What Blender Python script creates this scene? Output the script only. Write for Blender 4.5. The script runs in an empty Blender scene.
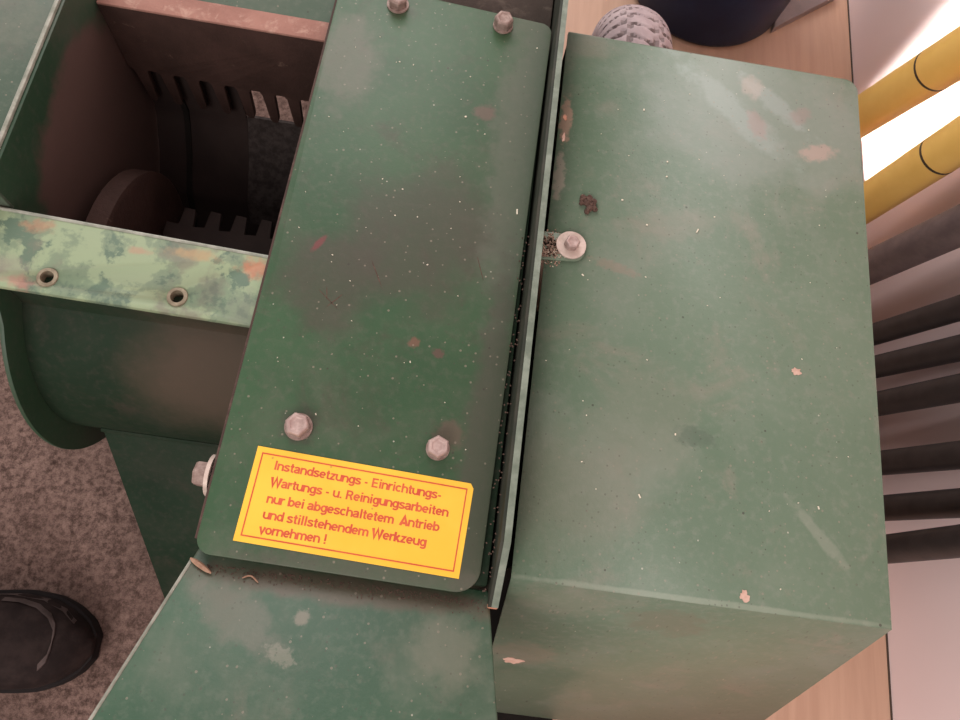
import bpy, bmesh, math, random
from mathutils import Vector, Matrix, noise as mnoise
PI = math.pi
sc = bpy.context.scene
COL = sc.collection

# ------------------------------------------------------------------ camera, light, exposure
cam_d = bpy.data.cameras.new('camera')
cam = bpy.data.objects.new('camera', cam_d); COL.objects.link(cam)
cam_d.sensor_fit = 'HORIZONTAL'; cam_d.sensor_width = 36.0
cam_d.lens = 730.0 / 960.0 * 36.0
cam_d.clip_start = 0.02
right = Vector((0.98790189, 0.12230832, 0.09534428))
upv = Vector((-0.14707894, 0.9338675, 0.32597436))
back = Vector((-0.04916955, -0.33605383, 0.94055844))
m = Matrix.Identity(4)
for i in range(3):
    m[i][0] = right[i]; m[i][1] = upv[i]; m[i][2] = back[i]
m.translation = (0, 0, 0.90)
cam.matrix_world = m
sc.camera = cam
sc.view_settings.view_transform = 'Standard'
sc.view_settings.look = 'None'
sc.view_settings.gamma = 1.0
sc.view_settings.exposure = 0.0
sc.view_settings.use_curve_mapping = False

world = bpy.data.worlds.new('room_daylight'); sc.world = world
world.use_nodes = True
bg = world.node_tree.nodes['Background']
bg.inputs[0].default_value = (1.0, 0.93, 0.90, 1)
bg.inputs[1].default_value = 0.80

def area(name, loc, target, sx, sy, power, color, spread=PI, xaxis=None):
    d = bpy.data.lights.new(name, 'AREA'); d.shape = 'RECTANGLE'
    d.size = sx; d.size_y = sy; d.energy = power; d.color = color; d.spread = spread
    o = bpy.data.objects.new(name, d); COL.objects.link(o)
    z = (Vector(loc) - Vector(target)).normalized()
    x = Vector(xaxis) if xaxis else Vector((0, 0, 1)).cross(z)
    x = (x - z * x.dot(z)).normalized(); y = z.cross(x)
    mm = Matrix.Identity(4)
    for i in range(3):
        mm[i][0] = x[i]; mm[i][1] = y[i]; mm[i][2] = z[i]
    mm.translation = loc
    o.matrix_world = mm
    return o
# daylight from the window beyond the far end of the machine
area('window_light', (-0.7, 2.4, 2.0), (0.4, 0.3, 0.2), 1.8, 1.4, 46, (1.0, 0.95, 0.92))
# softer fill lamp, added on the near side to lift front faces and wall
area('near_fill_light', (-0.7, -1.9, 2.0), (0.3, 0.2, 0.2), 1.6, 1.2, 44, (1.0, 0.93, 0.88))
# low sun through a narrow gap, grazing the wall behind the yellow poles
SD = Vector((0.25, -0.968, 0.0)).normalized()
sc0 = Vector((0.584, 0.715, 0.30))
area('sun_gap_light', sc0 - SD * 1.5, sc0, 0.050, 0.62, 2.0, (1.0, 0.95, 0.88), math.radians(1.0), (1, 0, 0))

# ------------------------------------------------------------------ node helpers
class NT:
    def __init__(s, name):
        s.m = bpy.data.materials.new(name); s.m.use_nodes = True
        s.t = s.m.node_tree; s.b = s.t.nodes['Principled BSDF']
        s.co = s.t.nodes.new('ShaderNodeTexCoord').outputs['Object']
    def node(s, typ, ins=None, **props):
        n = s.t.nodes.new('ShaderNode' + typ)
        for k, v in props.items(): setattr(n, k, v)
        for k, v in (ins or {}).items(): s.put(n.inputs[k], v)
        return n
    def put(s, sock, v):
        if hasattr(v, 'is_linked') and hasattr(v, 'node'): s.t.links.new(v, sock)
        elif isinstance(v, (tuple, list)) and len(v) == 3 and sock.type == 'RGBA': sock.default_value = (*v, 1)
        else: sock.default_value = v
    def noise(s, scale, detail=4, rough=.55, dist=0, vec=None, off=0.0):
        v = vec if vec is not None else s.co
        if off:
            v = s.node('VectorMath', {0: v, 1: (off, off * .7, off * .3)}, operation='ADD').outputs[0]
        return s.node('TexNoise', {'Vector': v, 'Scale': scale, 'Detail': detail, 'Roughness': rough, 'Distortion': dist}).outputs['Fac']
    def mr(s, v, a, b, c=0., d=1., smooth=True):
        return s.node('MapRange', {0: v, 1: a, 2: b, 3: c, 4: d}, interpolation_type='SMOOTHSTEP' if smooth else 'LINEAR').outputs[0]
    def math(s, op, a, b=0.0):
        return s.node('Math', {0: a, 1: b}, operation=op).outputs[0]
    def mix(s, f, a, b):
        n = s.t.nodes.new('ShaderNodeMix'); n.data_type = 'RGBA'
        s.put(n.inputs[0], f); s.put(n.inputs[6], a); s.put(n.inputs[7], b)
        return n.outputs[2]
    def blob(s, c, r, rot=0.0, wob=.8, sc=None, edge=(1.0, .45)):
        if sc is None: sc = 1.7 / min(r[0], r[1]); wob *= 1.5
        v = s.node('Mapping', {'Vector': s.co, 'Location': c, 'Rotation': (0, 0, rot), 'Scale': r}, vector_type='TEXTURE').outputs[0]
        l = s.node('VectorMath', {0: v}, operation='LENGTH').outputs['Value']
        n = s.math('MULTIPLY', s.math('SUBTRACT', s.noise(sc, 5, .6), .5), wob)
        return s.mr(s.math('ADD', l, n), edge[0], edge[1])
    def specks(s, scale, size, keep, off=0.0):
        v = s.co
        if off: v = s.node('VectorMath', {0: v, 1: (off, off, off)}, operation='ADD').outputs[0]
        w = s.node('TexVoronoi', {'Vector': v, 'Scale': scale, 'Randomness': 1.0}, voronoi_dimensions='2D')
        r = s.node('SeparateColor', {0: w.outputs['Color']})
        on = s.math('GREATER_THAN', r.outputs[0], keep)
        sz = s.math('MULTIPLY', r.outputs[1], size)
        return s.math('MULTIPLY', on, s.math('LESS_THAN', w.outputs['Distance'], sz))
    def finish(s, col, rough, bump=None, bstr=.1, bdist=.001, metal=0.0, spec=None):
        s.put(s.b.inputs['Base Color'], col); s.put(s.b.inputs['Roughness'], rough); s.put(s.b.inputs['Metallic'], metal)
        if spec is not None: s.put(s.b.inputs['Specular IOR Level'], spec)
        if bump is not None:
            b = s.node('Bump', {'Height': bump, 'Strength': bstr, 'Distance': bdist})
            s.t.links.new(b.outputs[0], s.b.inputs['Normal'])
        return s.m

ROOT = Vector((0.0, 0.25, 0.0))
def W(x, y, z): return (x - ROOT.x, y - ROOT.y, z - ROOT.z)      # place coordinates -> machine coordinates

def enamel(name, dark, light, dust, dustamt, grime, grimeamt, blobs=(), rough=.5, specks=True, spec=.5, dthr=(.45, .75), gthr=(.52, .72)):
    n = NT(name)
    c = n.mix(n.mr(n.noise(7, 4), .3, .7), dark, light)
    fd = n.math('MULTIPLY', n.mr(n.noise(11, 6, .62, .4, off=3.1), *dthr), dustamt)
    c = n.mix(fd, c, dust)
    fg = n.math('MULTIPLY', n.mr(n.noise(16, 8, .68, .5, off=7.7), *gthr), grimeamt)
    c = n.mix(fg, c, grime)
    fm = n.math('MULTIPLY', n.mr(n.noise(160, 3, .6), .45, .8), .35)
    c = n.mix(fm, c, dust)
    fs = n.math('MULTIPLY', n.mr(n.noise(70, 8, .75, .3, off=13.1), .56, .72), grimeamt * .55)
    c = n.mix(fs, c, grime)
    rr = n.math('ADD', n.math('MULTIPLY', fd, .18), rough)
    for b in blobs:
        f = n.math('MULTIPLY', n.blob(W(*b['c']), b['r'], b.get('rot', 0), b.get('wob', .8), b.get('sc'), b.get('edge', (1.0, .45))), b.get('a', .7))
        c = n.mix(f, c, b['col'])
    if specks:
        c = n.mix(n.math('MULTIPLY', n.specks(75, .055, .95), .7), c, (.42, .40, .33))
        c = n.mix(n.math('MULTIPLY', n.specks(60, .065, .95, 4.3), .7), c, (.035, .028, .022))
        c = n.mix(n.math('MULTIPLY', n.specks(170, .16, .80, 9.3), .5), c, (.24, .20, .155))
        c = n.mix(n.math('MULTIPLY', n.specks(230, .19, .84, 17.3), .4), c, (.05, .042, .032))
    return n.finish(c, rr, n.noise(420, 2), .12, .0008, 0.0, spec)

GD, GL = (.030, .098, .047), (.046, .135, .066)
BROWN = (.075, .062, .046)
PINK = (.36, .23, .19)
M = {}
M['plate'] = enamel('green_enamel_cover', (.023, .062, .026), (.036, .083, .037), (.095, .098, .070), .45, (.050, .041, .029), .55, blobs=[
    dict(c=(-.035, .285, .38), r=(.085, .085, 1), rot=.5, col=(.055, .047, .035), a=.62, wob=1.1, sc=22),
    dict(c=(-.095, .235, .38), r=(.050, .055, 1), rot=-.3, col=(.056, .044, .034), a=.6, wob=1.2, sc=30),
    dict(c=(.040, .38, .38), r=(.035, .22, 1), col=(.105, .11, .085), a=.55, wob=.6),
    dict(c=(.040, .12, .38), r=(.022, .20, 1), col=(.058, .056, .041), a=.7, wob=.6),
    dict(c=(-.02, .024, .38), r=(.12, .012, 1), col=(.085, .082, .062), a=.5, wob=.6),
    dict(c=(.012, .126, .38), r=(.014, .014, 1), col=(.11, .07, .055), a=.6),
    dict(c=(-.110, .262, .382), r=(.0035, .011, 1), rot=-.5, col=(.13, .035, .035), a=.9, wob=.5),
    dict(c=(.004, .41, .382), r=(.012, .010, 1), col=(.13, .07, .06), a=.6),
    dict(c=(-.12, .44, .38), r=(.035, .06, 1), col=(.13, .115, .092), a=.5),
    dict(c=(-.005, .186, .382), r=(.006, .005, 1), col=(.09, .05, .04), a=.8),
    dict(c=(-.024, .192, .382), r=(.006, .005, 1), rot=.6, col=(.16, .07, .05), a=.7),
    dict(c=(-.096, .1165, .382), r=(.017, .017, 1), col=(.05, .045, .034), a=.6),
], rough=.46, spec=.38)
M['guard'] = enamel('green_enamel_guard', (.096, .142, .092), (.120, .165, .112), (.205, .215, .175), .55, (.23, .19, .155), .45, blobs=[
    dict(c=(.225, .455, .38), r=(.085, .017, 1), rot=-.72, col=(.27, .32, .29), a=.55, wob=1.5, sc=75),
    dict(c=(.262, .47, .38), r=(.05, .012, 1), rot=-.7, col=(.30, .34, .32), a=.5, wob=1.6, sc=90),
    dict(c=(.255, .46, .38), r=(.15, .095, 1), col=(.235, .25, .222), a=.45, wob=1.2, sc=24),  # broad pale patch: dust and wear plus gloss painted into the colour
    dict(c=(.245, .445, .38), r=(.010, .022, 1), rot=.3, col=(.27, .19, .17), a=.6),
    dict(c=(.300, .425, .38), r=(.022, .010, 1), rot=.3, col=(.40, .27, .23), a=.6),
    dict(c=(.285, .462, .38), r=(.014, .010, 1), rot=.7, col=(.24, .18, .16), a=.6),
    dict(c=(.24, .485, .38), r=(.014, .016, 1), col=(.38, .30, .26), a=.5),
    dict(c=(.074, .415, .38), r=(.006, .030, 1), col=(.42, .25, .19), a=.65, wob=2.4, sc=160),
    dict(c=(.073, .36, .38), r=(.006, .030, 1), col=(.36, .29, .24), a=.6, wob=2.4, sc=160),
    dict(c=(.175, .33, .38), r=(.05, .02, 1), rot=.2, col=(.20, .18, .14), a=.3),
    dict(c=(.155, .160, .38), r=(.05, .06, 1), col=(.17, .175, .13), a=.4),
    dict(c=(.195, .150, .38), r=(.020, .010, 1), col=(.070, .10, .068), a=.6, wob=1.0),
    dict(c=(.110, .10, .38), r=(.06, .06, 1), col=(.19, .175, .135), a=.4),
    dict(c=(.125, .282, .38), r=(.025, .006, 1), rot=-.2, col=(.24, .165, .13), a=.45, wob=1.2),
    dict(c=(.29, .09, .38), r=(.04, .006, 1), rot=-.8, col=(.24, .25, .20), a=.4, wob=1.2, sc=90),
    dict(c=(.11, .02, .36), r=(.05, .02, .05), col=(.20, .17, .13), a=.3),
    dict(c=(.195, .014, .345), r=(.045, .02, .035), col=(.13, .115, .08), a=.5, wob=1.0),
    dict(c=(.105, -.02, .235), r=(.035, .06, .035), col=(.26, .18, .14), a=.35, wob=1.2, sc=70),
    dict(c=(.2, .033, .381), r=(.2, .003, .004), col=(.30, .32, .25), a=.35, wob=.8, sc=60),  # pale line on the front fold: crease highlight painted into the colour
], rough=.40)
M['tray'] = enamel('green_enamel_tray', (.025, .070, .037), (.040, .094, .053), (.125, .145, .110), .6, (.16, .13, .105), .4, blobs=[
    dict(c=(-.04, .010, .37), r=(.14, .013, 1), col=(.10, .075, .055), a=.75, wob=1.0, sc=60),
    dict(c=(-.11, -.015, .37), r=(.045, .018, 1), rot=-.5, col=(.15, .135, .11), a=.5),
    dict(c=(.03, -.02, .37), r=(.03, .03, 1), col=(.16, .16, .12), a=.5),
    dict(c=(-.068, -.012, .37), r=(.007, .006, 1), rot=.6, col=(.28, .23, .19), a=.5),
    dict(c=(-.075, -.035, .37), r=(.013, .006, 1), rot=-.4, col=(.22, .21, .165), a=.5, wob=1.4),
], rough=.42, spec=.38)
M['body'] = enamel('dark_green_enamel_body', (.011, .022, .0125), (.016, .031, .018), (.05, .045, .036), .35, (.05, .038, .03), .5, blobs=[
    dict(c=(-.195, .16, .285), r=(.085, .09, .085), col=(.085, .060, .045), a=.85, wob=.9, sc=14, edge=(1.1, .3)),  # brownish sheen of the drum, painted into the colour
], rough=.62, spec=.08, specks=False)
M['rim'] = enamel('dusty_green_rim', (.045, .076, .050), (.062, .094, .065), (.13, .14, .11), .8, (.10, .08, .07), .4, rough=.5)
M['side'] = enamel('green_enamel_side_plate', (.016, .045, .022), (.026, .062, .033), (.07, .07, .055), .4, (.06, .042, .035), .4, blobs=[
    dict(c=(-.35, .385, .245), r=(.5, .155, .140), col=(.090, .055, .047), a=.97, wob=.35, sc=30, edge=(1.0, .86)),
], rough=.5, specks=False)

def rustmat(name, a, b, hi, thr=(.5, .7), rough=.75):
    n = NT(name)
    c = n.mix(n.mr(n.noise(22, 6, .65), .3, .7), a, b)
    c = n.mix(n.mr(n.noise(60, 6, .7, .4, off=2.0), *thr), c, hi)
    return n.finish(c, rough, n.noise(260, 4, .7), .5, .0012, 0.0, .18)
M['rust_dark'] = rustmat('dark_rust', (.060, .036, .031), (.085, .050, .042), (.12, .072, .06))
M['rust_comb'] = rustmat('rusty_comb', (.034, .018, .0145), (.052, .027, .022), (.13, .082, .064), (.62, .8))
M['rust_ledge'] = rustmat('pale_rust', (.26, .13, .105), (.34, .18, .145), (.42, .26, .21))
M['rear'] = rustmat('rear_panel_grime', (.040, .028, .023), (.060, .044, .036), (.09, .068, .055))
n = NT('grimy_inner_shell')
c = n.mix(n.mr(n.noise(15, 5), .35, .7), (.026, .017, .0155), (.038, .025, .022))
M['inner'] = n.finish(c, .75, n.noise(180, 4), .4, .001, 0.0, .15)

n = NT('lit_inner_shell')
c = n.mix(n.mr(n.noise(120, 6, .7), .35, .65), (.030, .022, .020), (.062, .047, .044))
M['inner_lit'] = n.finish(c, .75, n.noise(180, 4), .5, .0015, 0.0, .2)  # lighter copy of the inner shell, with the incoming light put into its colour

n = NT('flaking_patina')
f = n.noise(30, 9, .62, .15)
c = n.mix(n.mr(f, .36, .44), (.085, .132, .092), (.165, .222, .142))
c = n.mix(n.mr(f, .46, .52), c, (.245, .31, .188))
c = n.mix(n.mr(n.noise(24, 8, .62, .2, off=5.0), .56, .61), c, (.095, .148, .102))
c = n.mix(n.math('MULTIPLY', n.mr(n.noise(16, 8, .62, .2, off=11.0), .54, .64), .75), c, (.165, .16, .12))
for (cx, cy, rx, ry, a, colr) in [(-.155, .236, .016, .012, .95, (.46, .15, .07)), (-.205, .240, .026, .006, .8, (.40, .25, .11)), (-.325, .244, .016, .008, .8, (.36, .17, .09)),
                                   (-.322, .196, .018, .006, .8, (.42, .17, .13)), (-.185, .212, .014, .022, .6, (.15, .13, .10)), (-.336, .208, .02, .012, .6, (.25, .24, .18)), (-.155, .2, .018, .02, .6, (.17, .19, .14)), (-.245, .236, .01, .004, .7, (.40, .2, .13))]:
    c = n.mix(n.math('MULTIPLY', n.blob(W(cx, cy, .37), (rx, ry, 1), 0, 2.2, 110, (1.1, .2)), a * .8), c, tuple(v * .88 + .02 for v in colr))
M['patina'] = n.finish(c, .6, n.noise(40, 8, .65, .2), .35, .0012)

def plain(name, col, rough, metal=0., col2=None, scale=60, bscale=300, bstr=.1, spec=None):
    n = NT(name)
    c = n.mix(n.mr(n.noise(scale, 5, .6), .35, .7), col, col2 or tuple(v * 1.25 for v in col))
    return n.finish(c, rough, n.noise(bscale, 3), bstr, .0008, metal, spec)
M['bolt'] = plain('dulled_zinc_bolt', (.33, .23, .21), .5, .25, (.46, .34, .31), 160)
M['rust_bolt'] = plain('rusty_bolt', (.20, .13, .11), .6, .2, (.33, .24, .21), 160)
M['washer'] = plain('pale_washer', (.46, .36, .31), .55, .2, (.58, .47, .42), 120)
M['edge'] = plain('pale_edge_metal', (.20, .21, .17), .5, .2, (.34, .34, .29), 90)  # pale tone, also carries the painted highlights on tray and bar edges
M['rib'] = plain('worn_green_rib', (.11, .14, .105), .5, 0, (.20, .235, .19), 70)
M['rib_side'] = plain('dark_rib_side', (.022, .026, .019), .6, 0, (.042, .040, .030), 40, spec=.2)  # side face darker than the rib's top edge
M['bush'] = plain('bushing_steel', (.17, .135, .09), .6, .2, (.28, .235, .165), 160)
M['hole'] = plain('hole_dark', (.02, .016, .014), .8)
M['sticker'] = None
n = NT('yellow_sticker_film')
c = n.mix(n.mr(n.noise(20, 4), .35, .7), (.80, .435, .030), (.85, .49, .045))
c = n.mix(n.math('MULTIPLY', n.mr(n.noise(26, 6, .6, .4, off=2.), .6, .75), .35), c, (.70, .40, .06))
c = n.mix(n.math('MULTIPLY', n.specks(120, .12, .9), .7), c, (.40, .22, .05))
M['sticker'] = n.finish(c, .42)
n = NT('red_ink')
c = n.mix(n.mr(n.noise(120, 5), .35, .7), (.50, .060, .022), (.58, .10, .03))
M['ink'] = n.finish(c, .5)
M['sawdust'] = plain('sawdust', (.23, .15, .11), .9, 0, (.34, .23, .17), 400, 500, .6)
M['dirt'] = plain('brown_dirt', (.055, .028, .020), .9, 0, (.10, .055, .04), 300, 300, .8)
M['splinter'] = plain('wood_splinter', (.26, .14, .09), .7, 0, (.40, .24, .16), 160)
M['fleck'] = plain('pale_fleck', (.55, .50, .40), .8)
M['paintchip'] = plain('bare_primer', (.46, .28, .22), .7, 0, (.56, .38, .31), 150)
M['paintchip_red'] = plain('orange_primer', (.42, .17, .10), .7, 0, (.48, .26, .18), 150)
M['rod'] = plain('dark_dusty_iron', (.019, .0135, .0135), .55, .0, (.034, .025, .024), 30, 200, .15)
M['rod_big'] = plain('brown_grey_plastic', (.095, .066, .066), .55, 0, (.15, .105, .10), 28, 200, .2)
M['pole'] = plain('yellow_plastic', (.78, .47, .12), .42, 0, (.82, .51, .14), 20, 120, .03)
M['joint'] = plain('dark_joint', (.05, .03, .02), .6)
M['tyre'] = plain('grey_tyre_rubber', (.36, .28, .29), .75, 0, (.45, .36, .37), 40, 300, .2)
M['tyre_groove'] = plain('dark_tread_groove', (.20, .155, .155), .85)  # darker tone on the groove faces for contrast with the tread
M['rim_steel'] = plain('dull_rim', (.35, .32, .3), .5, .4)
M['bin'] = plain('navy_plastic', (.008, .013, .036), .42, 0, (.010, .019, .052), 12, 200, .03, .14)
M['slab'] = plain('grey_board', (.20, .155, .15), .35, 0, (.30, .22, .21), 14, 200, .05)
M['leather'] = plain('black_nubuck', (.014, .009, .0085), .8, 0, (.026, .017, .0155), 60, 500, .25, .12)
M['leather_grey'] = plain('greyed_trim', (.060, .043, .040), .7, 0, (.09, .066, .062), 60, 400, .25, .15)
M['sole'] = plain('black_rubber', (.012, .009, .009), .8, spec=.15)
M['lace'] = plain('grey_lace', (.13, .11, .105), .85, 0, (.19, .16, .155), 300, 500, .6)
M['black'] = plain('dark_underside', (.012, .010, .009), .8, spec=.08)

n = NT('short_pile_carpet')
c = n.mix(n.mr(n.noise(135, 8, .8), .33, .67), (.070, .042, .035), (.33, .215, .182))
c = n.mix(n.math('MULTIPLY', n.mr(n.noise(9, 4), .35, .7), .35), c, (.13, .082, .068))
M['carpet'] = n.finish(c, .95, n.noise(330, 6, .8), .9, .003, spec=.1)
n = NT('tan_laminate')
v = n.node('Mapping', {'Vector': n.co, 'Scale': (60., 4., 1.)}).outputs[0]
c = n.mix(n.mr(n.noise(1.0, 5, .6, .3, vec=v), .3, .72), (.50, .295, .205), (.585, .360, .255))
c = n.mix(n.math('MULTIPLY', n.mr(n.noise(5, 3), .4, .7), .4), c, (.58, .37, .275))
M['floor'] = n.finish(c, .5, n.noise(1.0, 5, vec=v), .05, .001)
n = NT('pinkish_white_plaster')
c = n.mix(n.mr(n.noise(3, 3), .35, .7), (.85, .66, .655), (.88, .70, .70))
M['wall'] = n.finish(c, .8, n.noise(120, 4), .08, .001)

# ------------------------------------------------------------------ mesh helpers
def obj(name, bm, mat, parent=None, smooth=35, bevel=0.0, bseg=2, origin=None):
    bmesh.ops.remove_doubles(bm, verts=bm.verts, dist=1e-6)
    if bevel > 0:
        bmesh.ops.recalc_face_normals(bm, faces=bm.faces)
        es = [e for e in bm.edges if len(e.link_faces) == 2 and e.calc_face_angle(0) > math.radians(28)]
        bmesh.ops.bevel(bm, geom=es, offset=bevel, segments=bseg, profile=.5, affect='EDGES', clamp_overlap=True)
    bmesh.ops.recalc_face_normals(bm, faces=bm.faces)
    o0 = Vector(origin) if origin is not None else Vector((0, 0, 0))
    if parent is not None: o0 = wloc(parent)
    for v in bm.verts: v.co -= o0
    for f in bm.faces: f.smooth = True
    me = bpy.data.meshes.new(name); bm.to_mesh(me); bm.free()
    me.set_sharp_from_angle(angle=math.radians(smooth))
    me.materials.append(mat)
    o = bpy.data.objects.new(name, me); COL.objects.link(o)
    if parent is not None: o.parent = parent
    else: o.location = o0
    return o
def wloc(o):
    p = Vector(o.location)
    while o.parent: o = o.parent; p = p + Vector(o.location)
    return p
def thing(name, label, cat, loc, group=None):
    o = bpy.data.objects.new(name, None); COL.objects.link(o); o.location = loc
    o.empty_display_size = .05
    return tag(o, label, cat, group)
def tag(o, label, cat, group=None, kind=None):
    o['label'] = label; o['category'] = cat
    if group: o['group'] = group
    if kind: o['kind'] = kind
    return o
def box(bm, x0, x1, y0, y1, z0, z1):
    v = [bm.verts.new((x, y, z)) for z in (z0, z1) for y in (y0, y1) for x in (x0, x1)]
    for f in ((0, 2, 3, 1), (4, 5, 7, 6), (0, 1, 5, 4), (2, 6, 7, 3), (0, 4, 6, 2), (1, 3, 7, 5)):
        bm.faces.new([v[i] for i in f])
    return v
def prism(bm, poly, lo, hi, axis='z'):
    def P(a, b, h): return {'z': (a, b, h), 'x': (h, a, b), 'y': (a, h, b)}[axis]
    A = [bm.verts.new(P(a, b, lo)) for a, b in poly]; B = [bm.verts.new(P(a, b, hi)) for a, b in poly]
    n = len(poly)
    bm.faces.new(A[::-1]); bm.faces.new(B)
    for i in range(n): bm.faces.new((A[i], A[(i + 1) % n], B[(i + 1) % n], B[i]))
def band(bm, inner, outer, lo, hi, axis='x'):
    """a bent sheet: open polylines inner/outer (same length) extruded along an axis"""
    def P(a, b, h): return {'z': (a, b, h), 'x': (h, a, b), 'y': (a, h, b)}[axis]
    L = [[bm.verts.new(P(*p, h)) for p in line] for line in (inner, outer) for h in (lo, hi)]
    i0, i1, o0, o1 = L; n = len(inner)
    for k in range(n - 1):
        bm.faces.new((i0[k], i0[k + 1], i1[k + 1], i1[k])); bm.faces.new((o0[k], o1[k], o1[k + 1], o0[k + 1]))
        bm.faces.new((i0[k], o0[k], o0[k + 1], i0[k + 1])); bm.faces.new((i1[k], i1[k + 1], o1[k + 1], o1[k]))
    bm.faces.new((i0[0], i1[0], o1[0], o0[0])); bm.faces.new((i0[-1], o0[-1], o1[-1], i1[-1]))
def frame(d):
    d = Vector(d).normalized(); a = Vector((0, 0, 1)) if abs(d.z) < .9 else Vector((1, 0, 0))
    u = a.cross(d).normalized(); return u, d.cross(u), d
def lathe(bm, prof, base, d, n=32):
    """prof: (radius, height along d); closed with caps when radius>0 at the ends"""
    u, v, w = frame(d); base = Vector(base); R = []
    for r, h in prof:
        R.append([bm.verts.new(base + w * h + (u * math.cos(2 * PI * k / n) + v * math.sin(2 * PI * k / n)) * r) for k in range(n)])
    for a, b in zip(R, R[1:]):
        for k in range(n): bm.faces.new((a[k], a[(k + 1) % n], b[(k + 1) % n], b[k]))
    bm.faces.new(R[0][::-1]); bm.faces.new(R[-1])
def ring(bm, prof, base, d, n=32):
    """closed profile revolved (washer, tyre, rim)"""
    u, v, w = frame(d); base = Vector(base); R = []
    for r, h in prof:
        R.append([bm.verts.new(base + w * h + (u * math.cos(2 * PI * k / n) + v * math.sin(2 * PI * k / n)) * r) for k in range(n)])
    R.append(R[0])
    for a, b in zip(R, R[1:]):
        for k in range(n): bm.faces.new((a[k], a[(k + 1) % n], b[(k + 1) % n], b[k]))
def tube(bm, pts, r, n=10):
    pts = [Vector(p) for p in pts]; R = []
    rs = r if isinstance(r, (list, tuple)) else [r] * len(pts)
    for i, p in enumerate(pts):
        d = (pts[min(i + 1, len(pts) - 1)] - pts[max(i - 1, 0)]); u, v, w = frame(d)
        if R:
            u = (pu - w * pu.dot(w)).normalized(); v = w.cross(u)
        pu = u
        R.append([bm.verts.new(p + (u * math.cos(2 * PI * k / n) + v * math.sin(2 * PI * k / n)) * rs[i]) for k in range(n)])
    for a, b in zip(R, R[1:]):
        for k in range(n): bm.faces.new((a[k], a[(k + 1) % n], b[(k + 1) % n], b[k]))
    bm.faces.new(R[0][::-1]); bm.faces.new(R[-1])
def roundpoly(pts, rad, seg=6):
    out = []; n = len(pts)
    for i in range(n):
        p = Vector(pts[i]); a = (Vector(pts[i - 1]) - p); b = (Vector(pts[(i + 1) % n]) - p); r = rad[i]
        if r <= 0: out.append(tuple(p)); continue
        a.normalize(); b.normalize(); h = math.acos(max(-1, min(1, a.dot(b)))) / 2
        t = r / math.tan(h); c = p + (a + b).normalized() * (r / math.sin(h))
        s0 = p + a * t - c; s1 = p + b * t - c
        for k in range(seg + 1):
            f = k / seg; v = (s0 * (1 - f) + s1 * f).normalized() * r
            out.append(tuple(c + v))
    return out
def arc(cy, cz, r, a0, a1, n): return [(cy + r * math.cos(math.radians(a0 + (a1 - a0) * k / n)), cz + r * math.sin(math.radians(a0 + (a1 - a0) * k / n))) for k in range(n + 1)]

# ------------------------------------------------------------------ setting
bm = bmesh.new(); box(bm, -2.5, .584, -1.5, 3.2, -.05, 0)
fl = obj('floor', bm, M['floor']); fl['kind'] = 'structure'
bm = bmesh.new(); box(bm, .584, .68, -1.5, 3.2, -.05, 2.4)
wl = obj('wall_right', bm, M['wall']); wl['kind'] = 'structure'

bm = bmesh.new(); box(bm, .5820, .5840, -1.5, 3.2, .0, .0012)
tr = obj('trim_1', bm, M['joint']); tr['kind'] = 'structure'
random.seed(4)
bm = bmesh.new()
x0, x1, y0, y1, st = -.95, .052, -.45, .98, .0055
nx, ny = int((x1 - x0) / st), int((y1 - y0) / st)
G = [[bm.verts.new((x0 + st * i, y0 + st * j, .004 + random.uniform(0, .0022))) for j in range(ny + 1)] for i in range(nx + 1)]
for i in range(nx):
    for j in range(ny): bm.faces.new((G[i][j], G[i + 1][j], G[i + 1][j + 1], G[i][j + 1]))
rim = [G[i][0] for i in range(nx + 1)] + [G[nx][j] for j in range(1, ny + 1)] + [G[i][ny] for i in range(nx - 1, -1, -1)] + [G[0][j] for j in range(ny - 1, 0, -1)]
low = [bm.verts.new((v.co.x, v.co.y, .0002)) for v in rim]
for k in range(len(rim)):
    q = (k + 1) % len(rim); bm.faces.new((rim[k], low[k], low[q], rim[q]))
tag(obj('carpet', bm, M['carpet'], smooth=180, origin=(-.45, .26, 0)), 'mottled grey-brown short pile carpet under the open left side of the green machine', 'carpet')

# ------------------------------------------------------------------ the machine
mach = thing('shredder_machine', 'old green enamelled steel shredding machine with a yellow warning sticker, standing on the carpet', 'machine', ROOT)
ZP = .380                                                       # top of the cover plate

# housing below the cover plate
bm = bmesh.new(); box(bm, -.141, .053, .024, .500, .0065, .3745)
obj('feed_housing', bm, M['body'], mach, bevel=.002)
bm = bmesh.new(); box(bm, -.141, .0535, .501, .700, .20, .362)
obj('rear_panel', bm, M['rear'], mach, bevel=.002)

# cover plate
bm = bmesh.new()
poly = roundpoly([(-.147, .0205), (.0465, .0170), (.0532, .5165), (-.1410, .5290)], [.011, .017, .010, .004], 8)
prism(bm, poly, .3758, ZP)
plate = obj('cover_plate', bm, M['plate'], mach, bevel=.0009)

bm = bmesh.new(); prism(bm, [(-.1496, .030), (-.1440, .030), (-.1385, .522), (-.1440, .522)], .3700, .3757)
obj('edge_strip', bm, M['rust_dark'], mach, bevel=.0005)

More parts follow.
